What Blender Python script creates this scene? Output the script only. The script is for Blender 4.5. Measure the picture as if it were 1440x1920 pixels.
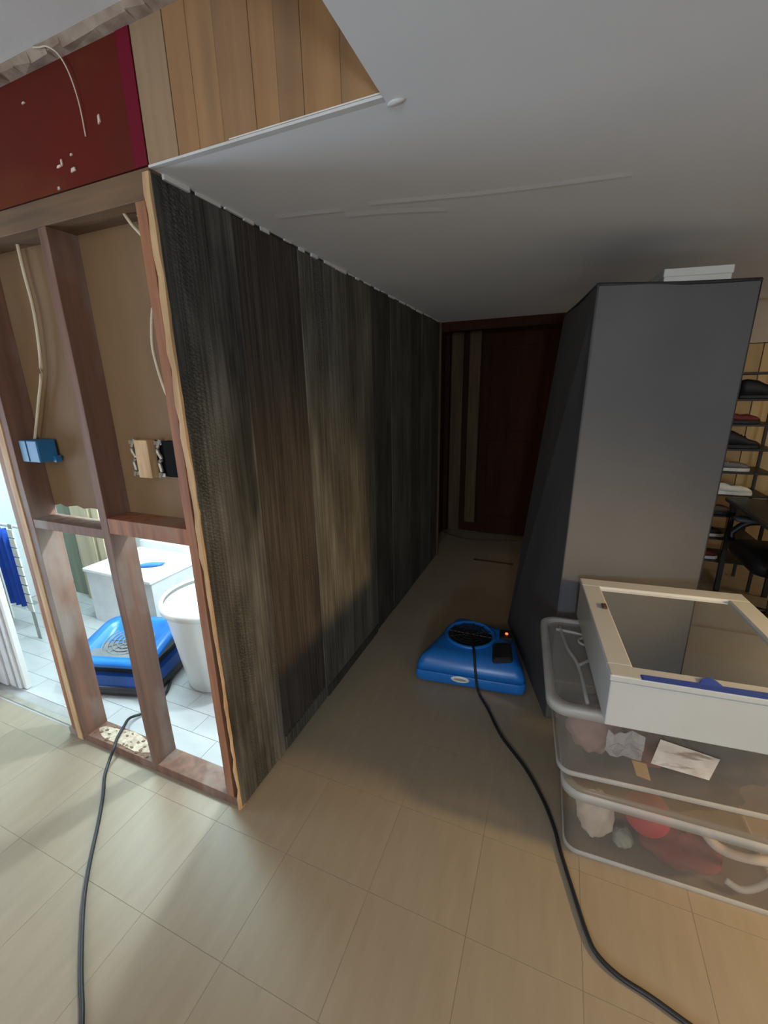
import bpy, bmesh, math, random
from mathutils import Vector, Matrix
random.seed(7)
for o in list(bpy.data.objects): bpy.data.objects.remove(o)
S = bpy.context.scene
COL = S.collection

# ------------------------------------------------------------------ camera
cam = bpy.data.cameras.new('camera'); camo = bpy.data.objects.new('camera', cam); COL.objects.link(camo)
cam.sensor_fit = 'VERTICAL'; cam.sensor_height = 36; cam.sensor_width = 27
cam.lens = 788.73/1920*36; cam.clip_start = 0.02
def cam_matrix(loc, yaw, pitch, roll):
    f = Vector((-math.sin(yaw)*math.cos(pitch), math.cos(yaw)*math.cos(pitch), math.sin(pitch)))
    r = Vector((math.cos(yaw), math.sin(yaw), 0)); u = r.cross(f)
    c, s = math.cos(roll), math.sin(roll)
    r2 = c*r+s*u; u2 = -s*r+c*u
    m = Matrix((r2, u2, -f)).transposed().to_4x4(); m.translation = Vector(loc); return m
camo.matrix_world = cam_matrix((0.9836, -0.9124, 1.5), 0.3956, -0.2784, -0.0198)
S.camera = camo

# ------------------------------------------------------------------ world and lights
w = bpy.data.worlds.new('world'); S.world = w; w.use_nodes = True
w.node_tree.nodes['Background'].inputs[0].default_value = (.5, .55, .62, 1)
w.node_tree.nodes['Background'].inputs[1].default_value = .05
S.view_settings.view_transform = 'Standard'; S.view_settings.look = 'None'
S.view_settings.exposure = -0.16; S.view_settings.gamma = 1
def light(name, kind, loc, energy, color, size=.1, size_y=None, target=None):
    l = bpy.data.lights.new(name, kind); l.energy = energy; l.color = color
    if kind == 'AREA':
        l.size = size
        if size_y: l.shape = 'RECTANGLE'; l.size_y = size_y
    else: l.shadow_soft_size = size
    o = bpy.data.objects.new(name, l); COL.objects.link(o); o.location = loc
    if target: o.rotation_euler = (Vector(target)-Vector(loc)).to_track_quat('-Z', 'Y').to_euler()
    return o
light('bathroom_vanity_light', 'POINT', (-.22, .62, 1.72), 88, (.80, .95, 1), .035)
light('bathroom_added_fill', 'AREA', (-1.35, .62, 2.12), 46, (.62, .93, 1), .5, .5, (-1.35, .62, 0))  # unseen fill light added to make the whole bathroom bright
q = light('lamp_beside_bins', 'SPOT', (3.3, .20, 1.40), 235, (1, .68, .31), .12, target=(.5, .25, .1)); q.data.spot_size = math.radians(62); q.data.spot_blend = .8
light('lamp_behind', 'AREA', (3.1, -1.75, 1.40), 8, (1, .74, .44), .20, target=(1.45, .6, .75))
light('left_added_cool_fill', 'AREA', (-2.75, -.95, .80), 48, (.66, .82, 1), 1.2, 1.1, (.9, -.35, 2.0))  # added cool light at the left, brightens the ceiling; no window is built
light('rack_added_fill', 'POINT', (3.35, 2.5, 1.55), 11, (1, .74, .42), .08)  # unseen warm light added to brighten the golden boards and shoes
light('corridor_added_fill', 'POINT', (1.45, -3.9, 1.35), 170, (.68, .84, 1), .14)  # unseen cool fill added for the corridor floor and deep ceiling
light('stud_wall_added_fill', 'AREA', (-.3, -2.4, 2.28), 17, (1, .76, .50), .5, .5, (-.3, -1.6, 0))  # unseen warm fill added for the studs, red board and soffit face

# ------------------------------------------------------------------ materials
MC = {}
def new_mat(name):
    m = bpy.data.materials.new(name); m.use_nodes = True
    n = m.node_tree.nodes; l = m.node_tree.links
    return m, n, l, n['Principled BSDF']
def mat(name, c1, c2=None, scale=(8, 8, 8), rough=.6, bump=0, metal=0, detail=4, contrast=(.35, .65), spec=None, bscale=None, c3=None, c3scale=(3, 3, 3), c3range=(.5, .7), off=0):
    if name in MC: return MC[name]
    m, n, l, b = new_mat(name)
    b.inputs['Roughness'].default_value = rough; b.inputs['Metallic'].default_value = metal
    if spec is not None: b.inputs['Specular IOR Level'].default_value = spec
    tc = n.new('ShaderNodeTexCoord')
    def noise(sc, o=0, det=detail):
        mp = n.new('ShaderNodeMapping'); mp.inputs['Scale'].default_value = sc; mp.inputs['Location'].default_value = (o, o*1.7, o*.3)
        l.new(tc.outputs['Object'], mp.inputs[0])
        t = n.new('ShaderNodeTexNoise'); t.inputs['Scale'].default_value = 1; t.inputs['Detail'].default_value = det
        l.new(mp.outputs[0], t.inputs['Vector']); return t.outputs['Fac']
    def ramp(sock, lo, hi, a, c):
        r = n.new('ShaderNodeValToRGB'); r.color_ramp.elements[0].position = lo; r.color_ramp.elements[1].position = hi
        r.color_ramp.elements[0].color = (*a, 1); r.color_ramp.elements[1].color = (*c, 1); l.new(sock, r.inputs[0]); return r.outputs[0]
    if c2 is None:
        c2 = tuple(x*.85 for x in c1)
    f = noise(scale, off); col = ramp(f, contrast[0], contrast[1], c1, c2)
    if c3:
        g = noise(c3scale, off+3.3); fac = ramp(g, c3range[0], c3range[1], (0, 0, 0), (1, 1, 1))
        mx = n.new('ShaderNodeMix'); mx.data_type = 'RGBA'; l.new(fac, mx.inputs[0]); l.new(col, mx.inputs[6]); mx.inputs[7].default_value = (*c3, 1)
        col = mx.outputs[2]
    l.new(col, b.inputs['Base Color'])
    if bump:
        bp = n.new('ShaderNodeBump'); bp.inputs['Strength'].default_value = bump; bp.inputs['Distance'].default_value = .004
        l.new(noise(bscale, off+1) if bscale else f, bp.inputs['Height']); l.new(bp.outputs[0], b.inputs['Normal'])
    MC[name] = m; return m
def weathered(name, dark, light_, warm, saw=.4, off=0., mixl=(.42, .72)):
    """rough sawn panelling: vertical streaks, slanted saw marks and blotches of grey mould"""
    m, n, l, b = new_mat(name); b.inputs['Roughness'].default_value = .72; b.inputs['Specular IOR Level'].default_value = .25
    tc = n.new('ShaderNodeTexCoord')
    def tex(sc, o, det=5):
        mp = n.new('ShaderNodeMapping'); mp.inputs['Scale'].default_value = sc; mp.inputs['Location'].default_value = (0, o, o*2.1)
        l.new(tc.outputs['Object'], mp.inputs[0]); t = n.new('ShaderNodeTexNoise'); t.inputs['Scale'].default_value = 1; t.inputs['Detail'].default_value = det
        l.new(mp.outputs[0], t.inputs['Vector']); return t.outputs['Fac']
    def rng(s, a, c, lo=0., hi=1.):
        r = n.new('ShaderNodeMapRange'); r.clamp = True
        for i, v in enumerate((a, c, lo, hi)): r.inputs[1+i].default_value = v
        l.new(s, r.inputs[0]); return r.outputs[0]
    def mul(a, c):
        x = n.new('ShaderNodeMath'); x.operation = 'MULTIPLY'; l.new(a, x.inputs[0])
        if isinstance(c, float): x.inputs[1].default_value = c
        else: l.new(c, x.inputs[1])
        return x.outputs[0]
    def mix(f, a, c):
        x = n.new('ShaderNodeMix'); x.data_type = 'RGBA'; l.new(f, x.inputs[0])
        for i, v in ((6, a), (7, c)):
            if isinstance(v, tuple): x.inputs[i].default_value = (*v, 1)
            else: l.new(v, x.inputs[i])
        return x.outputs[2]
    streak = rng(tex((1, 22, .9), off), .36, .66)
    fine = rng(tex((1, 95, 2.5), off+6), .40, .62, .55, 1.0)
    blotch = rng(tex((1, 7, 2.2), off+4), mixl[0], mixl[1])
    mp = n.new('ShaderNodeMapping'); mp.inputs['Rotation'].default_value = (math.radians(28), 0, 0); l.new(tc.outputs['Object'], mp.inputs[0])
    wv = n.new('ShaderNodeTexWave'); wv.bands_direction = 'Z'; wv.inputs['Scale'].default_value = 30; wv.inputs['Distortion'].default_value = 9; wv.inputs['Detail'].default_value = 4
    wv.inputs['Detail Scale'].default_value = 2.5; l.new(mp.outputs[0], wv.inputs['Vector'])
    sw = mul(rng(wv.outputs['Fac'], .45, .95), rng(tex((1, 6, 1.4), off+9), .45, .65))
    c = mix(streak, dark, warm)
    c = mix(blotch, c, light_)
    c = mix(mul(sw, float(saw)), c, tuple(min(1, x*1.5) for x in light_))
    hs = n.new('ShaderNodeHueSaturation'); l.new(c, hs.inputs['Color']); l.new(fine, hs.inputs['Value']); c = hs.outputs[0]
    l.new(c, b.inputs['Base Color'])
    bp = n.new('ShaderNodeBump'); bp.inputs['Strength'].default_value = .5; bp.inputs['Distance'].default_value = .003
    l.new(streak, bp.inputs['Height']); l.new(bp.outputs[0], b.inputs['Normal'])
    return m
def plastic_clear(name, tint, fac, rough=.3):
    m, n, l, b = new_mat(name); b.inputs['Base Color'].default_value = (*tint, 1); b.inputs['Roughness'].default_value = rough
    tr = n.new('ShaderNodeBsdfTransparent'); tr.inputs[0].default_value = (.93, .92, .9, 1)
    tc = n.new('ShaderNodeTexCoord'); t = n.new('ShaderNodeTexNoise'); t.inputs['Scale'].default_value = 9; l.new(tc.outputs['Object'], t.inputs[0])
    r = n.new('ShaderNodeMapRange'); r.inputs[1].default_value = .3; r.inputs[2].default_value = .7; r.inputs[3].default_value = fac-.05; r.inputs[4].default_value = fac+.05
    l.new(t.outputs['Fac'], r.inputs[0])
    mx = n.new('ShaderNodeMixShader'); l.new(r.outputs[0], mx.inputs[0]); l.new(tr.outputs[0], mx.inputs[1]); l.new(b.outputs[0], mx.inputs[2])
    l.new(mx.outputs[0], n['Material Output'].inputs['Surface']); return m

M = {}
M['tile'] = mat('vinyl_tile', (.300, .247, .180), (.260, .212, .152), (26, 4, 26), .42, .12, detail=8, contrast=(.3, .72), bscale=(60, 14, 60), c3=(.277, .226, .164), c3scale=(2, 2, 2))
M['grout'] = mat('floor_joint', (.226, .192, .140), rough=.8)
M['bath_tile'] = mat('bathroom_tile', (.45, .445, .445), (.40, .395, .395), (5, 14, 5), .35, .05)
M['bath_grout'] = mat('bathroom_joint', (.33, .32, .31), rough=.8)
M['ceil'] = mat('ceiling_paint_cool_cast', (.80, .82, .88), (.765, .785, .845), (2, 2, 2), .75, .05, bscale=(110, 110, 110))  # white paint with the cool light cast put into its bluish colour
M['ceil_up'] = mat('upper_ceiling_paint', (.62, .59, .57), (.57, .54, .52), (3, 3, 3), .8, .1, bscale=(90, 90, 90))
M['paint_w'] = mat('white_wall_paint', (.72, .74, .75), (.68, .70, .71), (3, 3, 3), .6)
M['wall_g'] = mat('plain_wall_paint', (.40, .36, .30), (.36, .32, .27), (3, 3, 3), .7)
M['stud'] = mat('old_stud_wood', (.34, .14, .065), (.21, .083, .045), (40, 40, 3), .7, .4, c3=(.28, .19, .14), c3scale=(6, 6, 3), c3range=(.5, .68))
M['stud2'] = mat('greyed_stud_wood', (.20, .098, .062), (.125, .064, .045), (30, 30, 2), .7, .4, c3=(.25, .20, .17), c3scale=(5, 5, 2), c3range=(.50, .68))
M['beam'] = mat('dark_beam_wood', (.18, .105, .052), (.11, .064, .034), (3, 30, 30), .7, .4)
M['pale'] = mat('pale_torn_wood', (.60, .40, .22), (.42, .25, .12), (30, 30, 5), .7, .5)
M['pine'] = mat('pine_framing', (.55, .45, .30), (.45, .36, .23), (24, 24, 2), .6, .2)
M['olive'] = mat('treated_framing', (.26, .27, .19), (.21, .22, .15), (24, 24, 2), .7, .2)
M['board'] = mat('panel_back', (.222, .134, .066), (.19, .112, .055), (6, 6, 2), .75, .15, c3=(.23, .153, .094), c3scale=(2, 2, 1), bscale=(120, 120, 120))
M['red'] = mat('red_paint', (.118, .012, .007), (.100, .015, .008), (4, 4, 4), .8, .1, spec=.15, c3=(.125, .026, .008), c3scale=(2, 2, 3), c3range=(.5, .62), bscale=(60, 60, 60))
M['magenta'] = mat('magenta_paint', (.165, .006, .022), (.145, .007, .020), (4, 4, 4), .8, spec=.15)
for i, (a, b_) in enumerate((((.34, .225, .13), (.29, .19, .11)), ((.36, .20, .09), (.30, .16, .072)), ((.32, .178, .086), (.26, .142, .07)), ((.38, .21, .09), (.29, .155, .068)))):
    M['sof%d' % i] = mat('orange_panel_wood_%d' % i, a, b_, (30, 30, 1.6), .5, .25, off=i*3.1, detail=6, c3=(.22, .13, .07), c3scale=(9, 9, 1.2), c3range=(.56, .76))
M['trimw'] = mat('white_trim_paint', (.66, .66, .67), (.58, .58, .59), (9, 9, 9), .5)
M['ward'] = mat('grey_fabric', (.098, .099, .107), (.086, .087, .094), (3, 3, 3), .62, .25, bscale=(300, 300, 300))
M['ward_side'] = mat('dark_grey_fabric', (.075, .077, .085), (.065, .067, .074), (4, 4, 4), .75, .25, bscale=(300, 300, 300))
M['piping'] = mat('black_piping', (.02, .02, .024), rough=.6)
M['dark_wood'] = mat('dark_brown_wood', (.046, .017, .008), (.034, .012, .006), (30, 30, 2), .85, spec=.1)
M['brown_trim'] = mat('brown_casing_wood', (.12, .074, .042), (.08, .049, .028), (30, 30, 2), .8, spec=.15)
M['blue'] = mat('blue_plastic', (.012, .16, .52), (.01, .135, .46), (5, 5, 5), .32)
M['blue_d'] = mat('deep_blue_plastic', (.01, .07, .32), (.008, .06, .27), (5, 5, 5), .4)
M['black'] = mat('black_plastic', (.012, .012, .014), (.018, .018, .02), (9, 9, 9), .45)
M['grey_p'] = mat('grey_plastic', (.16, .165, .17), (.13, .135, .14), (9, 9, 9), .5)
M['cord'] = mat('black_rubber', (.01, .01, .011), rough=.5)
M['cable'] = mat('cream_cable', (.62, .52, .38), (.55, .45, .32), rough=.5)
M['box_blue'] = mat('electrical_blue', (.02, .15, .33), (.015, .12, .28), (12, 12, 12), .5)
M['metal'] = mat('dull_metal', (.45, .42, .36), (.35, .32, .27), (20, 20, 20), .45, metal=.5)
M['white_p'] = mat('white_plastic', (.74, .73, .70), (.69, .68, .65), (4, 4, 4), .35)
M['white_l'] = mat('white_lacquer', (.52, .52, .50), (.48, .48, .46), (4, 4, 4), .35)
M['white_s'] = mat('grey_white_side', (.42, .42, .41), (.38, .38, .37), (4, 4, 4), .4)
M['tape'] = mat('blue_painters_tape', (.02, .05, .36), (.03, .07, .3), (14, 14, 14), .7)
M['cloth_w'] = mat('white_cloth', (.68, .58, .47), (.55, .45, .36), (14, 14, 14), .9, .3)
M['cloth_r'] = mat('red_cloth', (.46, .03, .03), (.36, .025, .025), (9, 9, 9), .85, .2)
M['cloth_d'] = mat('dark_red_cloth', (.22, .045, .03), (.16, .035, .025), (9, 9, 9), .9, .2)
M['cloth_g'] = mat('grey_green_cloth', (.26, .29, .24), (.21, .24, .2), (9, 9, 9), .9, .2)
M['cloth_p'] = mat('dusty_pink_cloth', (.34, .2, .18), (.28, .17, .15), (9, 9, 9), .9, .2)
M['cloth_k'] = mat('dark_olive_cloth', (.065, .058, .042), (.05, .045, .033), (9, 9, 9), .9, .2)
M['orange'] = mat('orange_card', (.55, .3, .08), (.48, .26, .07), (9, 9, 9), .7)
M['paper'] = mat('creased_paper', (.66, .58, .50), (.5, .42, .35), (20, 20, 20), .8, .2, c3=(.27, .2, .15), c3scale=(10, 10, 40), c3range=(.56, .66))
M['shoe_w'] = mat('white_shoe', (.85, .82, .75), (.7, .67, .6), (14, 14, 14), .6)
M['shoe_k'] = mat('black_shoe', (.012, .012, .014), rough=.6)
M['shoe_t'] = mat('brown_shoe', (.16, .10, .065), (.12, .075, .05), (14, 14, 14), .7)
M['shoe_r'] = mat('maroon_shoe', (.16, .02, .02), (.12, .015, .015), (14, 14, 14), .6)
M['shoe_g'] = mat('grey_shoe', (.2, .19, .18), (.15, .145, .14), (14, 14, 14), .7)
for i, c in enumerate(((.46, .33, .155), (.42, .285, .13), (.5, .36, .17))):
    M['tan%d' % i] = mat('golden_board_%d' % i, c, tuple(x*.85 for x in c), (16, 16, 2), .6, .2, off=i*2.)
M['beige'] = mat('beige_wall_paint', (.42, .37, .30), (.38, .33, .27), (3, 3, 3), .7)
M['gap'] = mat('dark_gap', (.03, .022, .012), rough=.9)
M['towel'] = mat('royal_blue_cloth', (.02, .09, .55), (.018, .075, .46), (14, 14, 14), .9)
M['mask'] = mat('light_blue_mask', (.05, .2, .72), (.05, .18, .62), (14, 14, 14), .8)
M['clear'] = plastic_clear('clear_bin_plastic', (.40, .35, .31), .26, .25)
M['rimp'] = plastic_clear('milky_rim_plastic', (.58, .57, .54), .5, .35)
M['lidp'] = plastic_clear('clear_lid_plastic', (.42, .43, .43), .30, .25)
M['film'] = plastic_clear('crinkled_film', (.75, .72, .74), .45, .15)
m_, n_, l_, b_ = new_mat('mirror_glass'); b_.inputs['Metallic'].default_value = 1; b_.inputs['Roughness'].default_value = .02; b_.inputs['Base Color'].default_value = (.78, .79, .77, 1); M['mirror'] = m_
m_, n_, l_, b_ = new_mat('red_led'); b_.inputs['Base Color'].default_value = (.8, .05, .03, 1); b_.inputs['Emission Color'].default_value = (1, .1, .05, 1); b_.inputs['Emission Strength'].default_value = 4; M['led'] = m_

# ------------------------------------------------------------------ geometry helpers
def bx(bm, x0, x1, y0, y1, z0, z1):
    v = [bm.verts.new(p) for p in ((x0, y0, z0), (x1, y0, z0), (x1, y1, z0), (x0, y1, z0), (x0, y0, z1), (x1, y0, z1), (x1, y1, z1), (x0, y1, z1))]
    for f in ((3, 2, 1, 0), (4, 5, 6, 7), (0, 1, 5, 4), (1, 2, 6, 5), (2, 3, 7, 6), (3, 0, 4, 7)): bm.faces.new([v[i] for i in f])
    return v
def hexa(bm, b, t):
    v = [bm.verts.new(p) for p in list(b)+list(t)]
    for f in ((3, 2, 1, 0), (4, 5, 6, 7), (0, 1, 5, 4), (1, 2, 6, 5), (2, 3, 7, 6), (3, 0, 4, 7)): bm.faces.new([v[i] for i in f])
    return v
def loft(bm, rings, cap0=True, cap1=True):
    R = [[bm.verts.new(p) for p in r] for r in rings]; n = len(R[0])
    for a, c in zip(R, R[1:]):
        for i in range(n): bm.faces.new((a[i], a[(i+1) % n], c[(i+1) % n], c[i]))
    if cap0: bm.faces.new(R[0][::-1])
    if cap1: bm.faces.new(R[-1])
    return R
def smooth_pts(pts, k=6):
    P = [Vector(p) for p in pts]; out = []
    for i in range(len(P)-1):
        p0 = P[max(i-1, 0)]; p1 = P[i]; p2 = P[i+1]; p3 = P[min(i+2, len(P)-1)]
        for j in range(k):
            t = j/k
            out.append(.5*((2*p1)+(p2-p0)*t+(2*p0-5*p1+4*p2-p3)*t*t+(3*p1-p0-3*p2+p3)*t**3))
    return out+[P[-1]]
def tube(bm, pts, r, n=8, k=6):
    P = smooth_pts(pts, k); rings = []
    up = Vector((0, 0, 1)); 
    for i, p in enumerate(P):
        t = (P[min(i+1, len(P)-1)]-P[max(i-1, 0)]).normalized()
        a = t.cross(up if abs(t.z) < .95 else Vector((1, 0, 0))).normalized(); b = a.cross(t)
        rr = r(i/(len(P)-1)) if callable(r) else r
        rings.append([p+a*math.cos(q)*rr+b*math.sin(q)*rr for q in (2*math.pi*j/n for j in range(n))])
    loft(bm, rings)
def lathe(bm, prof, n=28, c=(0, 0, 0), sx=1, sy=1, cap0=True, cap1=False):
    loft(bm, [[(c[0]+r*math.cos(2*math.pi*j/n)*sx, c[1]+r*math.sin(2*math.pi*j/n)*sy, c[2]+z) for j in range(n)] for r, z in prof], cap0, cap1)
def rrect(x0, x1, y0, y1, r, z, n=5):
    out = []
    for cx, cy, a0 in ((x1-r, y1-r, 0), (x0+r, y1-r, 90), (x0+r, y0+r, 180), (x1-r, y0+r, 270)):
        for i in range(n+1):
            a = math.radians(a0+90*i/n); out.append((cx+r*math.cos(a), cy+r*math.sin(a), z))
    return out
def obj(name, bm, m, parent=None, smooth=False, bevel=0, label=None, kind=None):
    bmesh.ops.recalc_face_normals(bm, faces=bm.faces[:])
    me = bpy.data.meshes.new(name); bm.to_mesh(me); bm.free()
    if smooth:
        for p in me.polygons: p.use_smooth = True
    o = bpy.data.objects.new(name, me); COL.objects.link(o); me.materials.append(m)
    if parent: o.parent = parent
    if bevel:
        b = o.modifiers.new('bevel', 'BEVEL'); b.width = bevel; b.segments = 2; b.limit_method = 'ANGLE'; b.angle_limit = math.radians(40)
    if label: o['label'] = label
    if kind: o['kind'] = kind
    return o
def box(name, x0, x1, y0, y1, z0, z1, m, parent=None, bevel=0, label=None, kind=None):
    bm = bmesh.new(); bx(bm, x0, x1, y0, y1, z0, z1); return obj(name, bm, m, parent, False, bevel, label, kind)
def empty(name, loc=(0, 0, 0), rz=0):
    o = bpy.data.objects.new(name, None); COL.objects.link(o); o.location = loc; o.rotation_euler = (0, 0, rz); o.empty_display_size = .05; return o
def tag(o, label, cat, group=None):
    o['label'] = label; o['category'] = cat
    if group: o['group'] = group
    return o
def struct(o, label):
    o['kind'] = 'structure'; o['label'] = label; return o
def copy_obj(o, parent, loc):
    c = o.copy(); COL.objects.link(c); c.parent = parent; c.location = loc; return c
def blob(bm, c, r, seed=0, amp=.15, seg=14, rings=9, wr=0):
    rnd = random.Random(seed); ph = [rnd.uniform(0, 6.28) for _ in range(6)]
    R = []
    for i in range(1, rings):
        th = math.pi*i/rings; ring = []
        for j in range(seg):
            a = 2*math.pi*j/seg
            k = 1+amp*(math.sin(2*a+ph[0]+th)*.6+math.sin(3*a+ph[1]-2*th)*.5+math.sin(5*th+ph[2]+a)*.4)
            k += wr*(abs(math.sin(4*a+ph[3]+3*th))*.6+abs(math.sin(7*th+ph[4]-3*a))*.5+math.sin(9*a-5*th+ph[5])*.25-.6)
            ring.append((c[0]+r[0]*k*math.sin(th)*math.cos(a), c[1]+r[1]*k*math.sin(th)*math.sin(a), c[2]+r[2]*k*math.cos(th)))
        R.append(ring)
    loft(bm, R[::-1])

ZS, ZU, XE, YF = 2.036, 2.325, .6175, 2.73
T = .305; G = .0005

# ------------------------------------------------------------------ floor
fl = struct(box('floor', -3.2, 4.0, -4.2, 4.2, -.06, -.0008, M['grout']), 'beige vinyl tile floor of the basement')
box('slab_edge', -3.2, 4.0, -4.19, -4.1, -.0008, 0, M['grout'], fl)
xs = [-.055+T*k for k in range(-5, 12)]; ys = [-.38+T*k for k in range(-3, 13)]
bm = bmesh.new(); bx(bm, G, T-G, G, T-G, -.0008, 0); t0 = obj('floor_tile', bm, M['tile'], fl); first = True
for x in xs[:-1]:
    for y in ys[:-1]:
        if x+T < -.02 and y >= -.08+.2: continue           # bathroom side has its own floor
        if x < -.06 and y > -.1 and y < .12: pass
        if first: t0.location = (x, y, 0); first = False
        else: copy_obj(t0, fl, (x, y, 0))
# tiles beyond those rows, joined
bm = bmesh.new()
for i in range(-12, 16):
    for j in range(-13, 16):
        x = -.055+T*i; y = -.38+T*j
        if (xs[0]-.01 < x < xs[-1]-.01 and ys[0]-.01 < y < ys[-1]-.01): continue
        if x < -.06 and y > .1: continue
        if x < -3.1 or x > 3.6 or y > 3.9: continue
        bx(bm, x+G, x+T-G, y+G, y+T-G, -.0008, 0)
obj('floor_tile', bm, M['tile'], fl, kind='stuff')
bf = struct(box('floor_bathroom', -2.75, -.02, .02, 1.32, -.004, .001, M['bath_grout']), 'pale bathroom floor of narrow tiles behind the stud wall')
bm = bmesh.new(); bx(bm, .001, .299, .001, .109, .001, .004); t1 = obj('bathroom_tile', bm, M['bath_tile'], bf); first = True
for j in range(11):
    for i in range(10):
        x = -2.72+.30*i+(-.15 if j % 2 else 0); y = .10+.11*j
        if x+.3 > -.015 or x < -2.74: continue
        if first: t1.location = (x, y, 0); first = False
        else: copy_obj(t1, bf, (x, y, 0))
struct(box('trim_1', -1.75, -1.01, .03, .055, 0, .006, M['metal']), 'dark metal threshold strip across the bathroom doorway')

# ------------------------------------------------------------------ ceilings
bm = bmesh.new()
bx(bm, XE, 4.0, -4.2, 0, ZS, ZS+.02); bx(bm, .0, XE, .013, YF, ZS, ZS+.02); bx(bm, XE, 4.0, 0, YF, ZS, ZS+.02); bx(bm, -.02, 4.0, YF, 4.2, ZS+.08, ZS+.1)
c = struct(obj('ceiling', bm, M['ceil']), 'low white painted ceiling over the corridor')
bm = bmesh.new(); bx(bm, -3.2, XE, -4.2, .0, ZU, ZU+.02); bx(bm, XE, XE+.02, -4.2, .0, ZS+.02, ZU+.02)
struct(obj('ceiling_upper', bm, M['ceil_up']), 'higher ceiling recess at the top left')
bm = bmesh.new(); bx(bm, -2.75, -.02, .1, 1.32, 2.2, 2.22); struct(obj('ceiling_bathroom', bm, M['paint_w']), 'white bathroom ceiling')
# taped seams and drips of the ceiling
bm = bmesh.new()
for pts, wd in (((( .10, .385), (.31, .425)), .006), (((.30, .47), (.43, .50), (.60, .56)), .007), (((.40, .42), (.75, .50), (1.1, .55)), .006)):
    P = smooth_pts([(a, b__, ZS) for a, b__ in pts], 6)
    loft(bm, [[(p.x, p.y-wd*4, ZS), (p.x, p.y, ZS-.0014), (p.x, p.y+wd*3, ZS)] for p in P])
obj('ceiling_seam', bm, M['ceil'], c, False, label='raised drywall tape seam')
bm = bmesh.new(); blob(bm, (.636, .02, ZS-.001), (.018, .008, .004), 3); obj('plaster_lump', bm, M['trimw'], c, True)
bm = bmesh.new(); rnd = random.Random(5)   # ragged plaster line at the top of the dark panels
for i in range(26):
    y = .03+i*.102+rnd.uniform(-.02, .02); ln = rnd.uniform(.03, .1); bx(bm, .0, rnd.uniform(.004, .009), y, y+ln, ZS-rnd.uniform(.004, .012), ZS+.001)
obj('plaster_bead', bm, M['trimw'], c)

# ------------------------------------------------------------------ soffit face
sf = struct(box('wall_soffit', .0, XE, .012, .03, ZS+.021, ZU, M['beam']), 'soffit face of orange wood panelling above the corridor mouth')
se = [0., .098, .165, .236, .325, .385, .445, .53, XE]; mm = [0, 1, 1, 2, 1, 2, 3, 1]
for i in range(len(se)-1):
    bm = bmesh.new(); d = (.0, .0006, .0003, .0008, .0, .0006, .0, .0004)[i]
    bx(bm, se[i]+(.003 if i == 1 else .0004), se[i+1]-.0004, -d, .012, ZS+.004, ZU-.012); obj('soffit_plank', bm, M['sof%d' % mm[i]], sf, bevel=.0006)
bm = bmesh.new(); bx(bm, .0, XE, -.002, .013, ZS-.0002, ZS+.005); obj('drywall_edge', bm, M['trimw'], sf)
bm = bmesh.new(); bx(bm, .25, XE, -.0025, .0, ZS+.006, ZS+.0085); obj('plaster_bead', bm, M['white_p'], sf)
# ragged trim under the upper ceiling
bm = bmesh.new(); rnd = random.Random(2); x = -2.0; 
while x < XE:
    L = rnd.uniform(.05, .12); hexa(bm, [(x, -rnd.uniform(.022, .03), ZU-rnd.uniform(.012, .022)), (x+L, -rnd.uniform(.022, .03), ZU-rnd.uniform(.012, .022)), (x+L, 0, ZU-.016), (x, 0, ZU-.016)], [(x, -.032, ZU), (x+L, -.032, ZU), (x+L, 0, ZU), (x, 0, ZU)]); x += L
struct(obj('trim_2', bm, mat('ragged_trim', (.36, .28, .22), (.22, .15, .11), (22, 22, 22), .8, .4)), 'ragged broken trim where the upper ceiling meets the wall')

# ------------------------------------------------------------------ open stud wall
wf = struct(empty('wall_front'), 'opened stud wall with bare framing')
rd = box('header_board', -3.2, -.003, 0, .02, 2.043, ZU-.012, M['red'], wf, label='dark red painted header board')
box('painted_stripe', -.045, -.003, -.0012, .0, 2.043, ZU-.014, M['magenta'], rd)
ch = [(-.142, 2.163, .004, .010, .2), (-.268, 2.08, .009, .005, .3), (-.308, 2.103, .003, .008, .5), (-.321, 2.097, .008, .003, .1), (-.412, 2.256, .006, .002, 0), (-.338, 2.05, .004, .004, 0), (-.265, 2.113, .004, .0025, .4)]
for x, z, a, h, r in ch:
    bm = bmesh.new(); hexa(bm, [(x-a, -.003, z-h), (x+a, -.003, z-h*.5), (x+a, 0, z-h*.5), (x-a, 0, z-h)], [(x-a*.6, -.003, z+h*.7), (x+a*.8, -.003, z+h), (x+a*.8, 0, z+h), (x-a*.6, 0, z+h*.7)]); obj('paint_chip', bm, M['cloth_w'], rd)
box('top_plate', -3.2, -.003, .0, .09, 1.975, 2.04, M['beam'], wf, .002)
def stud(x0, x1, z0, z1, m, name='stud', y0=0., y1=.09, label=None):
    bm = bmesh.new(); n = 10; rings = []; rnd = random.Random(int(x0*1000))
    for i in range(n+1):
        z = z0+(z1-z0)*i/n; j = rnd.uniform(-.0015, .0015); rings.append([(x0+j, y0+j*.5, z), (x1+j, y0+j*.7, z), (x1+j, y1, z), (x0+j, y1, z)])
    loft(bm, rings); return obj(name, bm, m, wf, bevel=.0015, label=label)
stud(-.066, -.031, .04, 1.975, M['stud']); stud(-.466, -.429, .04, 1.975, M['stud2']); stud(-.900, -.863, .04, 1.975, M['stud2'])
stud(-.938, -.902, .0, 1.975, M['pale'], 'jamb_strip', -.004, .10, 'pale torn strip of wood'); stud(-.972, -.940, .0, 1.975, M['stud'], 'jamb_strip'); stud(-.996, -.975, .0, 1.975, M['pale'], 'jamb_strip', .01, .10)
box('bottom_plate', -1.0, -.02, .0, .09, 0, .04, M['stud2'], wf, .002)
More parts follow.
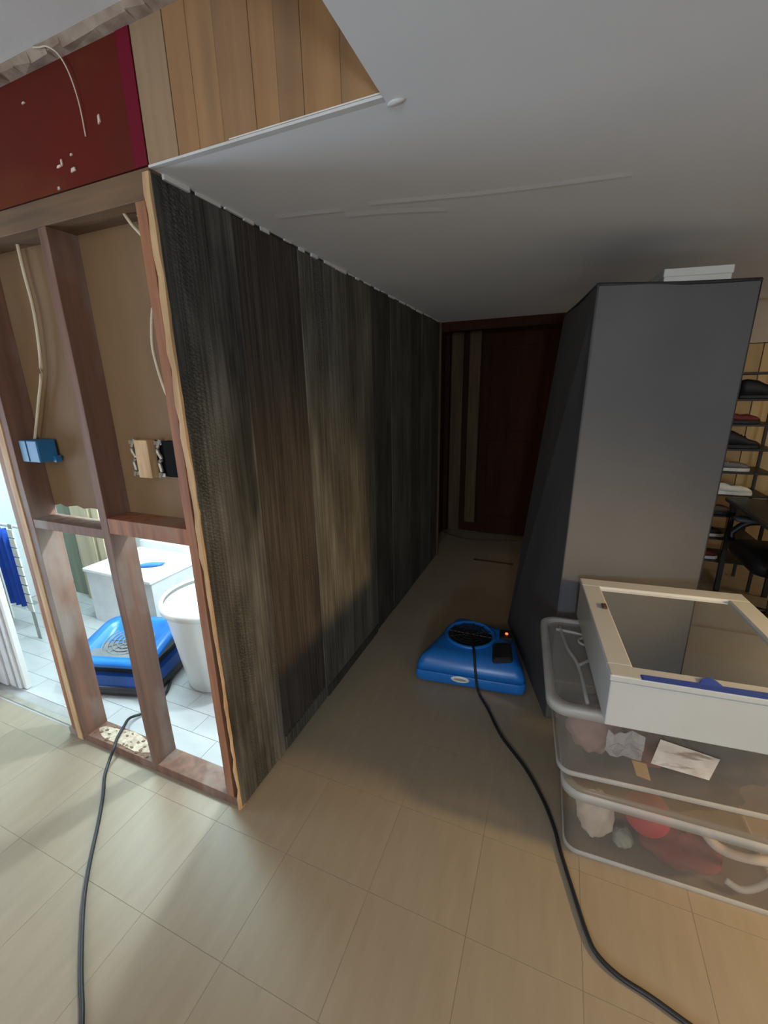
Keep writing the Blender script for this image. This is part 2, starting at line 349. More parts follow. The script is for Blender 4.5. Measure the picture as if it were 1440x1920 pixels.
box('blocking', -.863, -.466, .002, .088, 1.02, 1.055, M['stud2'], wf, .002); box('blocking', -.429, -.063, .0, .088, 1.045, 1.10, M['stud'], wf, .002)
rnd = random.Random(9)
def ragged_panel(x0, x1, z0, z1):
    bm = bmesh.new(); n = 14; lo = [z0+rnd.uniform(-.006, .006) for _ in range(n+1)]
    for i in range(n):
        xa = x0+(x1-x0)*i/n; xb = x0+(x1-x0)*(i+1)/n
        hexa(bm, [(xa, .09, lo[i]), (xb, .09, lo[i+1]), (xb, .098, lo[i+1]), (xa, .098, lo[i])], [(xa, .09, z1), (xb, .09, z1), (xb, .098, z1), (xa, .098, z1)])
    bmesh.ops.remove_doubles(bm, verts=bm.verts[:], dist=1e-5); return obj('backing_panel', bm, M['board'], wf)
ragged_panel(-.93, -.448, 1.093, 2.03); ragged_panel(-.446, -.02, 1.06, 2.03)
bm = bmesh.new()      # sawdust and rubble left on the bottom plate
for i in range(46):
    x = rnd.uniform(-.85, -.49); y = rnd.uniform(.008, .08); s = rnd.uniform(.002, .007); blob(bm, (x, y, .04+s*.4), (s*1.6, s, s*.6), i, .3, 6, 4)
obj('rubble', bm, mat('brown_crumbs', (.20, .13, .075), (.12, .075, .045), rough=.9), wf, kind='stuff')
bm = bmesh.new(); loft(bm, [[(-.85+.36*(.5-.5*math.cos(t))+.0*t, .046+.036*math.sin(t)*(1+.15*math.sin(5*t)), z) for t in [2*math.pi*k/24 for k in range(24)]] for z in (.0402, .0425)]); obj('plaster_dust', bm, mat('plaster_dust', (.52, .42, .32), (.34, .26, .19), (60, 60, 60), .95, .4), wf)
# torn edge of the dark panelling at the corner
bm = bmesh.new(); n = 44; rings = []; rnd = random.Random(4)
for i in range(n+1):
    z = .0+(2.03)*i/n; w0 = -.021+rnd.uniform(-.003, .003)+(.013 if z < 1.25 else 0)*min(1, (1.25-z)/.6); yy = -.006+rnd.uniform(-.004, .003)
    rings.append([(w0, yy, z), (-.001+rnd.uniform(-.001, .0015), yy+.001, z), (-.001, .02, z), (w0+.002, .02, z)])
loft(bm, rings)

wl = struct(box('wall_left', -.10, -.022, .10, YF, 0, ZS, M['gap']), 'corridor wall of dark weathered planks with grey mould')
obj('torn_edge', bm, M['pale'], wl, label='pale splintered edge of the panelling')
box('backing_sheet', -.022, -.009, .012, YF, 0, ZS, M['gap'], wl)
pe = [.0, .285, .640, .965, 1.32, 1.60, 1.96, 2.22, 2.50, 2.71]
pm = [weathered('weathered_a', (.034, .035, .034), (.160, .160, .155), (.075, .072, .066), .35, .0, (.40, .70)),
      weathered('weathered_b', (.050, .043, .039), (.090, .078, .068), (.078, .066, .056), .30, 5.),
      weathered('weathered_c', (.072, .069, .062), (.175, .170, .152), (.102, .095, .080), .45, 9., (.36, .64)),
      weathered('weathered_d', (.088, .082, .068), (.170, .162, .138), (.118, .107, .084), .25, 13., (.38, .66)),
      weathered('weathered_e', (.036, .035, .032), (.085, .084, .077), (.053, .050, .043), .2, 17.),
      weathered('weathered_f', (.055, .056, .052), (.125, .127, .119), (.075, .073, .066), .2, 21.)]
po = [0, 1, 2, 3, 4, 5, 4, 5, 4]
for i in range(len(pe)-1):
    d = (0, .002, 0, .001, .003, 0, .002, .001, .003)[i]
    z0 = .075 if i == 1 else .004
    bm = bmesh.new(); bx(bm, -.009, -d, pe[i]+.0015, pe[i+1]-.0015, z0, ZS-.006); obj('wall_plank', bm, pm[po[i]], wl, bevel=.0012)
box('wall_plank', -.009, .001, .288, .632, .003, .068, pm[3], wl, .001, label='short pale offcut strip at the floor')
box('wall_plank', .0, .004, .65, 1.30, .0, .055, pm[1], wl, .001, label='dark strip along the floor')
box('corner_bead', -.004, .012, YF-.018, YF+.004, .0, ZS, M['brown_trim'], wl, .001, label='pale corner strip')

# far end of the corridor
we = struct(box('wall_far', -.2, 1.35, 3.55, 3.6, 0, ZS+.08, M['dark_wood']), 'dark brown panelled wall at the end of the corridor')
box('header_board', -.03, 1.35, YF, YF+.05, 1.965, ZS+.07, M['dark_wood'], we)
box('side_board', -.16, -.14, YF+.004, 3.55, 0, ZS+.07, M['dark_wood'], we)
dr = struct(box('door_1', .225, .93, 3.50, 3.54, .012, 2.02, M['dark_wood'], None, .004), 'dark brown door at the end of the corridor')
box('door_panel', .30, .855, 3.49, 3.50, 1.1, 1.9, M['dark_wood'], dr, .006); box('door_panel', .30, .855, 3.49, 3.50, .2, 1.0, M['dark_wood'], dr, .006)
box('door_casing', -.09, .03, 3.50, 3.55, .0, 2.05, M['brown_trim'], we, .004, label='upright brown casing board'); box('door_casing', .095, .205, 3.47, 3.55, .12, 2.05, M['brown_trim'], we, .006, label='upright paler casing board')
box('corner_post', -.14, -.10, 3.46, 3.55, 0, 2.05, M['dark_wood'], we)
struct(box('trim_3', .35, .70, 2.70, 2.735, 0, .006, M['brown_trim']), 'short pale threshold strip at the far end')
bm = bmesh.new(); tube(bm, [(-.13, 3.42, .004), (.02, 3.30, .004), (.25, 3.23, .004), (.45, 3.28, .004), (.66, 3.36, .004)], .006); tag(obj('floor_cable', bm, M['brown_trim'], None, True), 'thin pale cable curving across the dark floor at the corridor end', 'cable')

# right and back walls
wr = struct(box('wall_back_right', 1.35, 4.0, 3.37, 3.42, 0, ZS+.08, M['gap']), 'wall of golden vertical boards behind the shoe rack')
x = 1.36; i = 0; rnd = random.Random(8)
while x < 3.95:
    w_ = .125; box('wall_board', x+.003, min(x+w_-.003, 3.98), 3.352+rnd.uniform(0, .003), 3.37, 0, 1.80, M['tan%d' % (i % 3)], wr, .002); x += w_; i += 1
box('upper_band', 1.36, 3.98, 3.355, 3.37, 1.806, ZS+.08, M['beige'], wr)
struct(box('wall_right', 3.95, 4.0, -4.2, 3.4, 0, ZS, M['beige']), 'beige wall on the right side')
struct(box('wall_behind', -3.2, 4.0, -4.25, -4.2, 0, ZU, M['beige']), 'beige wall behind the viewer')
struct(box('wall_far_left', -3.25, -3.2, -4.2, .0, 0, ZU, M['wall_g']), 'plain wall on the far left')
struct(box('wall_front_left', -3.2, -1.78, .0, .09, 0, 1.975, M['wall_g']), 'plain wall left of the bathroom doorway')
bm = bmesh.new(); bx(bm, -2.75, -.10, 1.32, 1.36, 0, 2.2); bx(bm, -2.79, -2.75, .1, 1.36, 0, 2.2); bx(bm, -.112, -.10, .1, 1.32, 0, 2.2)
struct(obj('wall_bathroom', bm, M['paint_w']), 'white bathroom walls')

# ------------------------------------------------------------------ electrical bits in the stud wall
e = empty('electrical_box', (-.245, .062, 1.245)); tag(e, 'black two-gang electrical box with wooden block beside corner stud', 'electrical box')
def cb(name, x0, x1, y0, y1, z0, z1, m, par, bev=.001, label=None): return box(name, x0, x1, y0, y1, z0, z1, m, par, bev, label)
cb('back_plate', -.095, .115, .018, .028, 0, .115, mat('matte_black', (.008, .008, .009), rough=.9, spec=.1), e); cb('side', .07, .115, -.005, .02, .004, .118, mat('matte_black', (.008, .008, .009), rough=.9, spec=.1), e)
cb('wood_block', -.052, .008, -.012, .02, -.004, .12, M['pale'], e, .002, 'tan wooden block')
for x in (-.083, .034):
    bm = bmesh.new(); tube(bm, [(x-.014, .008, -.002), (x, .006, .018), (x-.004, .006, .045), (x+.008, .006, .06), (x-.004, .006, .08), (x, .006, .1), (x+.014, .008, .122)], .006, 6, 4)
    bx(bm, x-.016, x+.016, .006, .01, .104, .116); bx(bm, x-.018, x+.012, .006, .01, .0, .012); obj('metal_yoke', bm, M['metal'], e)
e2 = empty('junction_box', (-.785, .035, 1.275)); tag(e2, 'blue plastic junction box mounted on the left stud', 'electrical box')
bm = bmesh.new(); bx(bm, -.063, .035, -.02, .045, .0, .08); obj('box_body', bm, M['box_blue'], e2, bevel=.004)
bm = bmesh.new(); bx(bm, -.063, -.025, -.0225, -.02, .002, .078); obj('box_face', bm, mat('pale_electrical_blue', (.06, .2, .36), rough=.5), e2, bevel=.002)
bm = bmesh.new(); bx(bm, .035, .05, .025, .045, -.004, .02); obj('mounting_tab', bm, M['box_blue'], e2)
bm = bmesh.new(); tube(bm, [(-.675, .06, 1.99), (-.674, .06, 1.897), (-.669, .06, 1.769), (-.70, .06, 1.602), (-.754, .06, 1.495), (-.835, .06, 1.352)], .0055); tag(obj('power_cable', bm, M['cable'], None, True), 'cream cable hanging down to the blue junction box', 'cable')
bm = bmesh.new(); tube(bm, [(-.163, .04, 1.985), (-.138, .04, 1.95), (-.098, .05, 1.895), (-.085, .06, 1.80), (-.108, .045, 1.75), (-.127, .04, 1.667), (-.129, .04, 1.609), (-.108, .04, 1.515), (-.078, .05, 1.43)], .0045); tag(obj('power_cable', bm, M['cable'], None, True), 'longer of the two cream cables beside the corner stud', 'cable')
bm = bmesh.new(); tube(bm, [(-.140, .062, 1.985), (-.104, .066, 1.93), (-.080, .074, 1.85), (-.085, .066, 1.78), (-.110, .060, 1.70), (-.112, .060, 1.64), (-.098, .064, 1.575), (-.075, .07, 1.52)], .004); tag(obj('power_cable', bm, M['cable'], None, True), 'shorter of the two cream cables beside the corner stud', 'cable')
bm = bmesh.new(); tube(bm, [(-.285, -.034, 2.322), (-.262, -.034, 2.316), (-.235, -.034, 2.311), (-.205, -.03, 2.29), (-.19, -.022, 2.253), (-.188, -.012, 2.2), (-.193, -.006, 2.136)], .0017, 6); tag(obj('loose_wire', bm, M['cloth_w'], None, True), 'thin pale wire dangling in front of the red board', 'wire')

# ------------------------------------------------------------------ bathroom things
def rail(par, name, x0, x1, y0, y1, z0, z1, m, label=None): return box(name, x0, x1, y0, y1, z0, z1, m, par, .002, label)
fr = empty('bathroom_framing', (-2.1, 1.0, 0)); struct(fr, 'exposed framing at the back of the bathroom'); fr.name = 'wall_bathroom_framing'
rail(fr, 'stud', -.40, -.18, -.02, .06, .0, 1.6, M['olive'], 'olive tinted board'); rail(fr, 'stud', -.175, .02, -.06, .02, .0, 1.6, M['pine']); rail(fr, 'stud', .06, .13, -.06, .02, .0, 1.6, M['pine']); rail(fr, 'stud', .025, .056, .0, .03, .0, 1.6, M['stud'])
dj = struct(box('door_2', -1.66, -1.56, .10, .135, .006, 1.95, M['trimw'], None, .003), 'white door casing at the left edge of the bathroom doorway')
box('casing_groove', -1.60, -1.59, .095, .10, .01, 1.95, M['white_s'], dj); box('casing_edge', -1.558, -1.53, .11, .135, .006, 1.95, M['white_p'], dj, .002); box('door_leaf', -1.775, -1.665, .09, .125, .006, 1.95, M['trimw'], dj, .003)
bm = bmesh.new(); n = 18; R = []
for i in range(n+1):
    x = -2.42+.25*i/n; y = .52+.02*math.sin(i*1.4); R.append([(x, y, .16), (x, y, .70), (x, y+.006, .70), (x, y+.006, .16)])
loft(bm, R); tw = tag(obj('towel', bm, M['towel'], None, True), 'royal blue towel hanging beyond the white door casing', 'towel')
bm = bmesh.new(); tube(bm, [(-2.5, .545, .72), (-2.05, .545, .72)], .01, 8, 2); bx(bm, -2.51, -2.49, .54, .55, .0, .72); bx(bm, -2.06, -2.04, .54, .55, .0, .72); tag(obj('towel_stand', bm, M['white_p']), 'low white rail that carries the blue towel', 'towel stand')
cs = empty('perforated_strip', (-2.02, .44, 0)); tag(cs, 'white perforated strip hanging beside the blue towel', 'strip')
for i in range(9): box('strip_link', -.028, .028, 0, .008, .20+i*.062, .255+i*.062, M['white_p'], cs, .004)
box('strip_backing', -.02, .02, .008, .012, .0, .78, M['white_s'], cs)
sk = empty('wash_counter', (-2.3, .28, 0)); tag(sk, 'white counter seen through the doorway above the towel', 'counter')
box('counter_top', -.3, .16, -.1, .12, .83, .86, M['white_p'], sk, .004); box('counter_side', -.28, -.02, -.08, .1, .0, .83, M['white_s'], sk)
bm = bmesh.new(); lathe(bm, [(.0, 0), (.04, 0), (.045, .03), (.035, .11), (.015, .14), (.015, .16)], 16, (-2.24, .27, .861), cap1=True); tag(obj('bottle', bm, M['black'], None, True), 'black bottle standing on the white counter', 'bottle')

va = empty('low_cabinet', (-1.6, .96, 0)); tag(va, 'low white cabinet behind the stud wall under the blue mask', 'cabinet')
box('cabinet_body', -.30, .315, -.22, .20, .0, .375, M['trimw'], va); box('cabinet_top', -.31, .325, -.235, .205, .375, .40, M['white_p'], va, .006); box('back_ledge', -.31, .325, .205, .26, .0, .45, M['trimw'], va, .004)
mk = empty('face_mask', (-1.5, .92, .401), .6); tag(mk, 'light blue face mask lying on the low white cabinet', 'face mask')
bm = bmesh.new(); R = []
for i in range(9):
    x = -.085+.17*i/8; h = .045*math.sqrt(max(.05, 1-(x/.1)**2)); R.append([(x, -h, .002), (x, 0, .022*(1-(x/.1)**2)), (x, h, .002), (x, 0, .018*(1-(x/.1)**2))])
loft(bm, R); obj('mask_body', bm, M['mask'], mk, True)
for s in (-1, 1):
    bm = bmesh.new(); tube(bm, [(s*.08, -.03, .004), (s*.15, -.05, .006), (s*.18, .01, .004), (s*.14, .05, .005), (s*.08, .03, .004)], .0025, 6); obj('ear_loop', bm, M['cable'], mk, True)
tb = empty('waste_bin', (-.645, .605, .004)); tag(tb, 'white tapered plastic bin standing behind the corner stud', 'bin')
bm = bmesh.new(); lathe(bm, [(.16, 0), (.178, .01), (.236, .46), (.242, .47), (.228, .47), (.222, .46), (.166, .012), (.0, .012)], 36); obj('bin_body', bm, M['white_p'], tb, True)
bm = bmesh.new(); lathe(bm, [(.238, .455), (.254, .455), (.257, .475), (.252, .495), (.240, .497), (.234, .49)], 36, cap0=False); obj('bin_rim', bm, M['white_p'], tb, True)
bm = bmesh.new(); lathe(bm, [(.213, .40), (.0, .405)], 36, cap0=False); obj('water', bm, mat('pale_water', (.70, .80, .82), rough=.12), tb)

f2 = empty('air_mover', (-1.10, .42, .004), math.radians(16)); tag(f2, 'blue and grey floor dryer fan behind the bare studs', 'fan')
bm = bmesh.new(); loft(bm, [rrect(-.24, .24, -.19, .19, .05, .012), rrect(-.245, .245, -.195, .195, .05, .06)]); obj('base', bm, M['black'], f2, True)
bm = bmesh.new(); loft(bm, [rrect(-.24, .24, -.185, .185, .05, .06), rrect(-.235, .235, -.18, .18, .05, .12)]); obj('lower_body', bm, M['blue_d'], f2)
bm = bmesh.new(); loft(bm, [rrect(-.20, .20, -.15, .15, .05, .12), rrect(-.20, .20, -.15, .15, .05, .165)]); obj('outlet_slot', bm, M['black'], f2)
bm = bmesh.new(); loft(bm, [rrect(-.215, .215, -.17, .17, .05, .165), rrect(-.20, .20, -.16, .16, .05, .195)]); obj('grey_band', bm, M['grey_p'], f2)
bm = bmesh.new(); R = []
for k, (q, z) in enumerate(((1., .195), (1.04, .205), (1.02, .225), (.74, .228), (.7, .21))): R.append([(x*q, y*q, z+.03*(y/.17)) for x, y, z in rrect(-.225, .225, -.175, .175, .07, z)])
loft(bm, R); obj('top_cover', bm, M['blue'], f2, True)
bm = bmesh.new()
lathe(bm, [(.0, .219), (.135, .219), (.135, .224), (.0, .224)], 30)
for r in (.03, .055, .08, .105, .13): lathe(bm, [(r-.003, .226), (r+.003, .226), (r+.003, .23), (r-.003, .23), (r-.003, .226)], 24, cap0=False)
for a in range(0, 180, 30):
    c_, s_ = math.cos(math.radians(a)), math.sin(math.radians(a)); tube(bm, [(-.108*c_, -.108*s_, .226), (.108*c_, .108*s_, .226)], .003, 5, 1)
gr = obj('inlet_grille', bm, M['grey_p'], f2); gr.rotation_euler = (math.radians(10), 0, 0); gr.location = (0, .037, -.012)
for s in (-1, 1): box('foot', s*.17-.03, s*.17+.03, -.15, .15, 0, .014, M['black'], f2)
bm = bmesh.new(); tube(bm, [(-.905, .56, .12), (-.90, .585, .06), (-.892, .50, .016), (-.85, .43, .011), (-.792, .34, .011), (-.775, .224, .012), (-.79, .15, .03), (-.745, .09, .052), (-.71, .03, .050), (-.676, -.012, .046), (-.66, -.05, .02), (-.62, -.10, .007), (-.546, -.159, .0065), (-.456, -.238, .0065), (-.354, -.336, .0065), (-.262, -.417, .0065), (-.173, -.482, .0065), (-.079, -.545, .0065), (.014, -.603, .0065), (.12, -.69, .0065), (.2, -.85, .0065)], .0065); tag(obj('extension_lead', bm, M['cord'], None, True), 'black cord from the stud wall across the left of the floor', 'cord')

# ------------------------------------------------------------------ corridor dryer fan
f1 = empty('air_mover', (0, 0, 0)); tag(f1, 'low blue floor dryer fan beside the grey wardrobe', 'fan')
def quad_ring(c4, z, r=.045, zt=None, n=5):
    out = []; P = [Vector((x, y)) for x, y in c4]
    for i in range(4):
        p = P[i]; a = (P[i-1]-p).normalized(); b = (P[(i+1) % 4]-p).normalized()
        s = p+a*r; e_ = p+b*r
        for j in range(n+1):
            t = j/n; q = (1-t)**2*s+2*t*(1-t)*p+t*t*e_
            out.append((q.x, q.y, z if zt is None else z+zt*(q.y-.93)/.45))
    return out
Bq = [(.368, .92), (.945, .985), (.845, 1.345), (.49, 1.42)]
cen = Vector((.64, 1.18))
def sc(q, k): return [tuple(cen+(Vector(p)-cen)*k) for p in q]
bm = bmesh.new(); loft(bm, [quad_ring(sc(Bq, .97), .012), quad_ring(Bq, .03), quad_ring(Bq, .075)]); obj('base', bm, M['blue'], f1, True, .003)
bm = bmesh.new(); loft(bm, [quad_ring(sc(Bq, .985), .077), quad_ring(sc(Bq, .975), .105), quad_ring(sc(Bq, .90), .145, zt=.01), quad_ring(sc(Bq, .74), .165, zt=.015), quad_ring(sc(Bq, .62), .168, zt=.015)]); obj('housing', bm, M['blue'], f1, True)
bm = bmesh.new(); lathe(bm, [(.132, .0), (.142, .012), (.128, .020), (.118, .004)], 36, (.615, 1.19, .170), cap0=False); obj('inlet_ring', bm, M['blue'], f1, True)
bm = bmesh.new(); lathe(bm, [(.12, .0), (.12, .006), (.0, .007)], 36, (.615, 1.19, .172)); obj('inlet', bm, M['black'], f1)
bm = bmesh.new()
for r in (.03, .052, .074, .096): lathe(bm, [(r-.003, 0), (r+.003, 0), (r+.003, .005), (r-.003, .005), (r-.003, 0)], 28, (.615, 1.19, .181), cap0=False)
for a in range(0, 180, 30):
    c_, s_ = math.cos(math.radians(a)), math.sin(math.radians(a)); tube(bm, [(.615-.118*c_, 1.19-.118*s_, .183), (.615+.118*c_, 1.19+.118*s_, .183)], .003, 5, 1)
obj('inlet_grille', bm, M['black'], f1)
bm = bmesh.new(); loft(bm, [quad_ring([(.765, 1.0), (.865, 1.03), (.835, 1.19), (.745, 1.15)], .13, .02), quad_ring([(.765, 1.0), (.865, 1.03), (.835, 1.19), (.745, 1.15)], .178, .02), quad_ring([(.775, 1.015), (.855, 1.04), (.828, 1.175), (.755, 1.14)], .186, .02)]); obj('cord_bay', bm, M['black'], f1)
bm = bmesh.new(); loft(bm, [quad_ring([(.775, 1.20), (.845, 1.21), (.825, 1.29), (.765, 1.28)], .14, .015), quad_ring([(.775, 1.20), (.845, 1.21), (.825, 1.29), (.765, 1.28)], .192, .015)]); sp = obj('switch_panel', bm, M['black'], f1)
bm = bmesh.new(); lathe(bm, [(.008, 0), (.008, .004), (.0, .006)], 10, (.807, 1.245, .192)); obj('indicator_light', bm, M['led'], sp, label='red indicator light')
bm = bmesh.new(); lathe(bm, [(.030, 0), (.030, .004), (.024, .0055), (.0, .0055)], 24, (0, 0, 0), 1.6, .62); lb = obj('badge', bm, M['white_p'], f1, True, label='white oval badge'); lb.location = (.615, .9515, .055); lb.rotation_euler = (math.radians(90), 0, math.radians(6.5))
bm = bmesh.new(); lathe(bm, [(.018, .0055), (.018, .0065), (.0, .0065)], 20, (0, 0, 0), 1.8, .38); l2 = obj('badge_print', bm, M['metal'], lb)
for x, y in ((.44, .975), (.85, 1.02), (.79, 1.30), (.54, 1.36)):
    bm = bmesh.new(); lathe(bm, [(.02, 0), (.02, .014)], 12, (x, y, 0), cap1=True); obj('foot', bm, M['black'], f1)
bm = bmesh.new(); tube(bm, [(.64, 1.12, .197), (.668, 1.02, .192), (.690, .955, .13), (.705, .935, .05), (.722, .93, .008), (.777, .844, .0065), (.859, .699, .0065), (.972, .564, .0065), (1.045, .443, .0065), (1.088, .34, .0065), (1.108, .268, .0065), (1.148, .146, .0065), (1.179, .057, .0065), (1.203, .016, .0065), (1.252, -.012, .0065), (1.323, -.027, .0065), (1.398, -.048, .0065), (1.55, -.09, .0065)], .0065); tag(obj('extension_lead', bm, M['cord'], None, True), 'black cord from the corridor fan past the clear bins', 'cord')

# ------------------------------------------------------------------ wardrobe
wd = empty('wardrobe', (1.25, 1.3, 0)); tag(wd, 'tall grey fabric covered wardrobe standing at the right of the corridor', 'wardrobe')
wo = Vector((1.25, 1.3, 0))
B4 = [Vector(p)-wo for p in ((1.035, .889, .012), (1.565, 1.06, .012), (1.30, 1.86, .012), (.775, 1.69, .012))]
T4 = [Vector(p)-wo for p in ((1.063, .888, 1.844), (1.575, 1.066, 1.844), (1.44, 1.70, 1.844), (.957, 1.526, 1.844))]
def wpt(i, j, t): return (B4[i]*(1-t)+T4[i]*t)
def panel(i, j, bulge, off, nu=10, nv=18, seed=1):
    bm = bmesh.new(); a0, a1 = B4[i], B4[j]; nrm = (a1-a0).cross(Vector((0, 0, 1))).normalized(); rnd = random.Random(seed); g = []
    for v in range(nv+1):
        row = []
        for u in range(nu+1):
            s, t = u/nu, v/nv; p = wpt(i, 0, t)*(1-s)+wpt(j, 0, t)*s
            k = bulge*math.sin(math.pi*s)*math.sin(math.pi*t)+.0025*math.sin(7*s+5*t+seed)*math.sin(math.pi*s)
            row.append(bm.verts.new(p+nrm*(k+off)))
        g.append(row)
    for v in range(nv):
        for u in range(nu): bm.faces.new((g[v][u], g[v][u+1], g[v+1][u+1], g[v+1][u]))
    return bm
bm = bmesh.new(); hexa(bm, [p*1 for p in B4], [p*1 for p in T4]); obj('frame_body', bm, M['ward_side'], wd)
obj('front_cover', panel(0, 1, .006, .004, seed=1), M['ward'], wd, True)
obj('side_cover', panel(3, 0, .016, .004, seed=2), M['ward_side'], wd, True)
obj('side_cover', panel(1, 2, .012, .004, seed=3), M['ward_side'], wd, True)
for i, j in ((0, 1), (1, 2), (3, 0)):
    bm = bmesh.new(); tube(bm, [T4[i]+Vector((0, 0, .002)), (T4[i]+T4[j])/2+Vector((0, 0, -.002)), T4[j]+Vector((0, 0, .002))], .007, 6, 3); obj('top_piping', bm, M['piping'], wd, True)
for i in (0, 1):
    bm = bmesh.new(); tube(bm, [B4[i], (B4[i]+T4[i])/2, T4[i]], .005, 6, 4); obj('edge_piping', bm, M['ward_side'] if i == 0 else M['piping'], wd, True)
bm = bmesh.new(); hexa(bm, [(x, y, 0) for x, y, _ in [p*.97 for p in B4]], [(x, y, .013) for x, y, _ in [p*.97 for p in B4]]); obj('plinth', bm, M['black'], wd)
bm = bmesh.new(); hexa(bm, [(1.30, 1.16, 1.852), (1.525, 1.20, 1.852), (1.50, 1.42, 1.852), (1.27, 1.38, 1.852)], [(1.30, 1.16, 1.925), (1.525, 1.20, 1.925), (1.50, 1.42, 1.925), (1.27, 1.38, 1.925)])
tb_ = obj('storage_box', bm, M['white_p'], None, False, .004); tag(tb_, 'flat white box lying on top of the grey wardrobe', 'box')
bm = bmesh.new(); hexa(bm, [(1.297, 1.157, 1.90), (1.528, 1.197, 1.90), (1.503, 1.423, 1.90), (1.267, 1.383, 1.90)], [(1.297, 1.157, 1.929), (1.528, 1.197, 1.929), (1.503, 1.423, 1.929), (1.267, 1.383, 1.929)]); obj('box_lid', bm, M['white_p'], tb_, False, .003)

# ------------------------------------------------------------------ clear bins
def bin_(name, label, org, rz, base, top, h):
    e = empty(name, org, rz); tag(e, label, 'storage bin')
    bm = bmesh.new(); th = .004
    loft(bm, [rrect(*base, .04, 0), rrect(*[ (base[i]+ (top[i]-base[i])*.05) for i in range(4)], .045, .012), rrect(*top, .05, h)], True, False)
    inn = lambda r: (r[0]+th, r[1]-th, r[2]+th, r[3]-th)
    obj('bin_body', bm, M['clear'], e, True)
    bm = bmesh.new(); o = (top[0]-.022, top[1]+.022, top[2]-.022, top[3]+.022)
    loft(bm, [rrect(*top, .05, h-.028), rrect(*o, .06, h-.03), rrect(*o, .06, h-.004), rrect(*[o[0]+.005, o[1]-.005, o[2]+.005, o[3]-.005], .06, h), rrect(*inn(top), .05, h), rrect(*inn(top), .05, h-.02)], False, False)
    obj('bin_rim', bm, M['rimp'], e, True)
    bm = bmesh.new(); loft(bm, [rrect(*[base[0]-.004, base[1]+.004, base[2]-.004, base[3]+.004], .043, -.0), rrect(*[base[0]-.006, base[1]+.006, base[2]-.006, base[3]+.006], .045, .014), rrect(*base, .04, .016)], False, False); obj('bin_foot', bm, M['rimp'], e, True)
    return e
# lower bin: front-left floor corner about (1.12, .285)
lo = bin_('storage_bin', 'lower clear plastic bin on the floor holding a red ball', (1.12, .285, .001), math.radians(2), (0, .60, 0, .44), (-.012, .612, -.012, .452), .285)
up = bin_('storage_bin', 'upper clear plastic bin with milky rim stacked beside the wardrobe', (1.075, .292, .306), math.radians(5), (0, .63, 0, .46), (-.035, .665, -.012, .50), .275)
bm = bmesh.new(); loft(bm, [rrect(-.03, .63, -.03, .47, .06, .2855), rrect(-.03, .63, -.03, .47, .06, .298), rrect(-.015, .615, -.015, .455, .05, .303)]); obj('bin_lid', bm, M['clear'], lo, True, label='clear flat lid')
# clear lid of the upper bin with raised ribs
bm = bmesh.new(); loft(bm, [rrect(-.03, .66, -.007, .495, .05, .262), rrect(-.03, .66, -.007, .495, .05, .266)]); ld = obj('bin_lid', bm, M['lidp'], up, label='recessed clear lid with raised ribs')
bm = bmesh.new()
for pts in ([(.015, .46, .268), (.03, .30, .270), (.055, .20, .270), (.06, .01, .268)], [(.055, .20, .270), (.11, .26, .27), (.16, .33, .268)], [(.0, .43, .268), (.09, .41, .270), (.2, .36, .268)]): tube(bm, pts, .006, 6, 4)
lathe(bm, [(.022, .268), (.03, .268), (.03, .275), (.022, .275), (.022, .268)], 18, (.10, .36, 0), cap0=False); obj('lid_rib', bm, M['rimp'], ld, True)
bm = bmesh.new(); v = []
hexa(bm, [(.245, -.0075, .115), (.395, -.0075, .098), (.395, -.0065, .098), (.245, -.0065, .115)], [(.255, -.0145, .212), (.405, -.0145, .183), (.405, -.0135, .183), (.255, -.0135, .212)]); obj('paper_label', bm, M['paper'], up, label='creased white paper label')
# contents (each thing of its own), coordinates in the room
def cont(name, label, cat, m, c, r, seed, amp=.15):
    bm = bmesh.new(); blob(bm, c, r, seed, amp, 36, 24, 0 if amp == 0 else .13); return tag(obj(name, bm, m, None, True), label, cat)
cont('folded_cloth', 'cream crumpled cloth at the left end of the lower bin', 'cloth', M['cloth_w'], (1.205, .375, .100), (.055, .055, .08), 1, .12)
cont('folded_cloth', 'grey-green cloth next to the cream one in the lower bin', 'cloth', M['cloth_g'], (1.295, .36, .05), (.028, .036, .032), 2, .1)
cont('ball', 'red ball in the lower clear bin', 'ball', M['cloth_r'], (1.350, .360, .180), (.066, .066, .066), 3, .0)
cont('folded_cloth', 'dark red cloth under the ball in the lower bin', 'cloth', M['cloth_d'], (1.455, .385, .066), (.11, .075, .055), 4, .12)
cont('folded_cloth', 'dark cloth at the back of the lower bin', 'cloth', M['cloth_k'], (1.42, .60, .14), (.25, .10, .12), 5, .06)
bm = bmesh.new(); tube(bm, [(1.49, .345, .20), (1.53, .33, .165), (1.60, .335, .15), (1.68, .345, .16)], .014); tag(obj('strap', bm, M['cloth_w'], None, True), 'beige strap looping inside the lower bin', 'strap')
bm = bmesh.new(); tube(bm, [(1.575, .34, .035), (1.61, .33, .03), (1.65, .34, .045), (1.69, .36, .075)], .010); tag(obj('strap', bm, M['rimp'], None, True), 'pale plastic strap at the bottom of the lower bin', 'strap')
cont('folded_cloth', 'dusty pink cloth at the left of the upper bin', 'cloth', M['cloth_p'], (1.172, .42, .418), (.08, .085, .085), 6, .08)
cont('folded_cloth', 'dark red-brown cloth in the middle of the upper bin', 'cloth', M['cloth_d'], (1.325, .42, .385), (.066, .066, .05), 7, .08)
cont('folded_cloth', 'dark olive cloth filling the right of the upper bin', 'cloth', M['cloth_k'], (1.56, .50, .430), (.125, .15, .105), 8, .06)
bm = bmesh.new(); R = []
rnd = random.Random(6); g = [[bm.verts.new((1.20+.10*u/6, .325+rnd.uniform(-.012, .012), .40+.085*v/5+rnd.uniform(-.012, .012))) for u in range(7)] for v in range(6)]
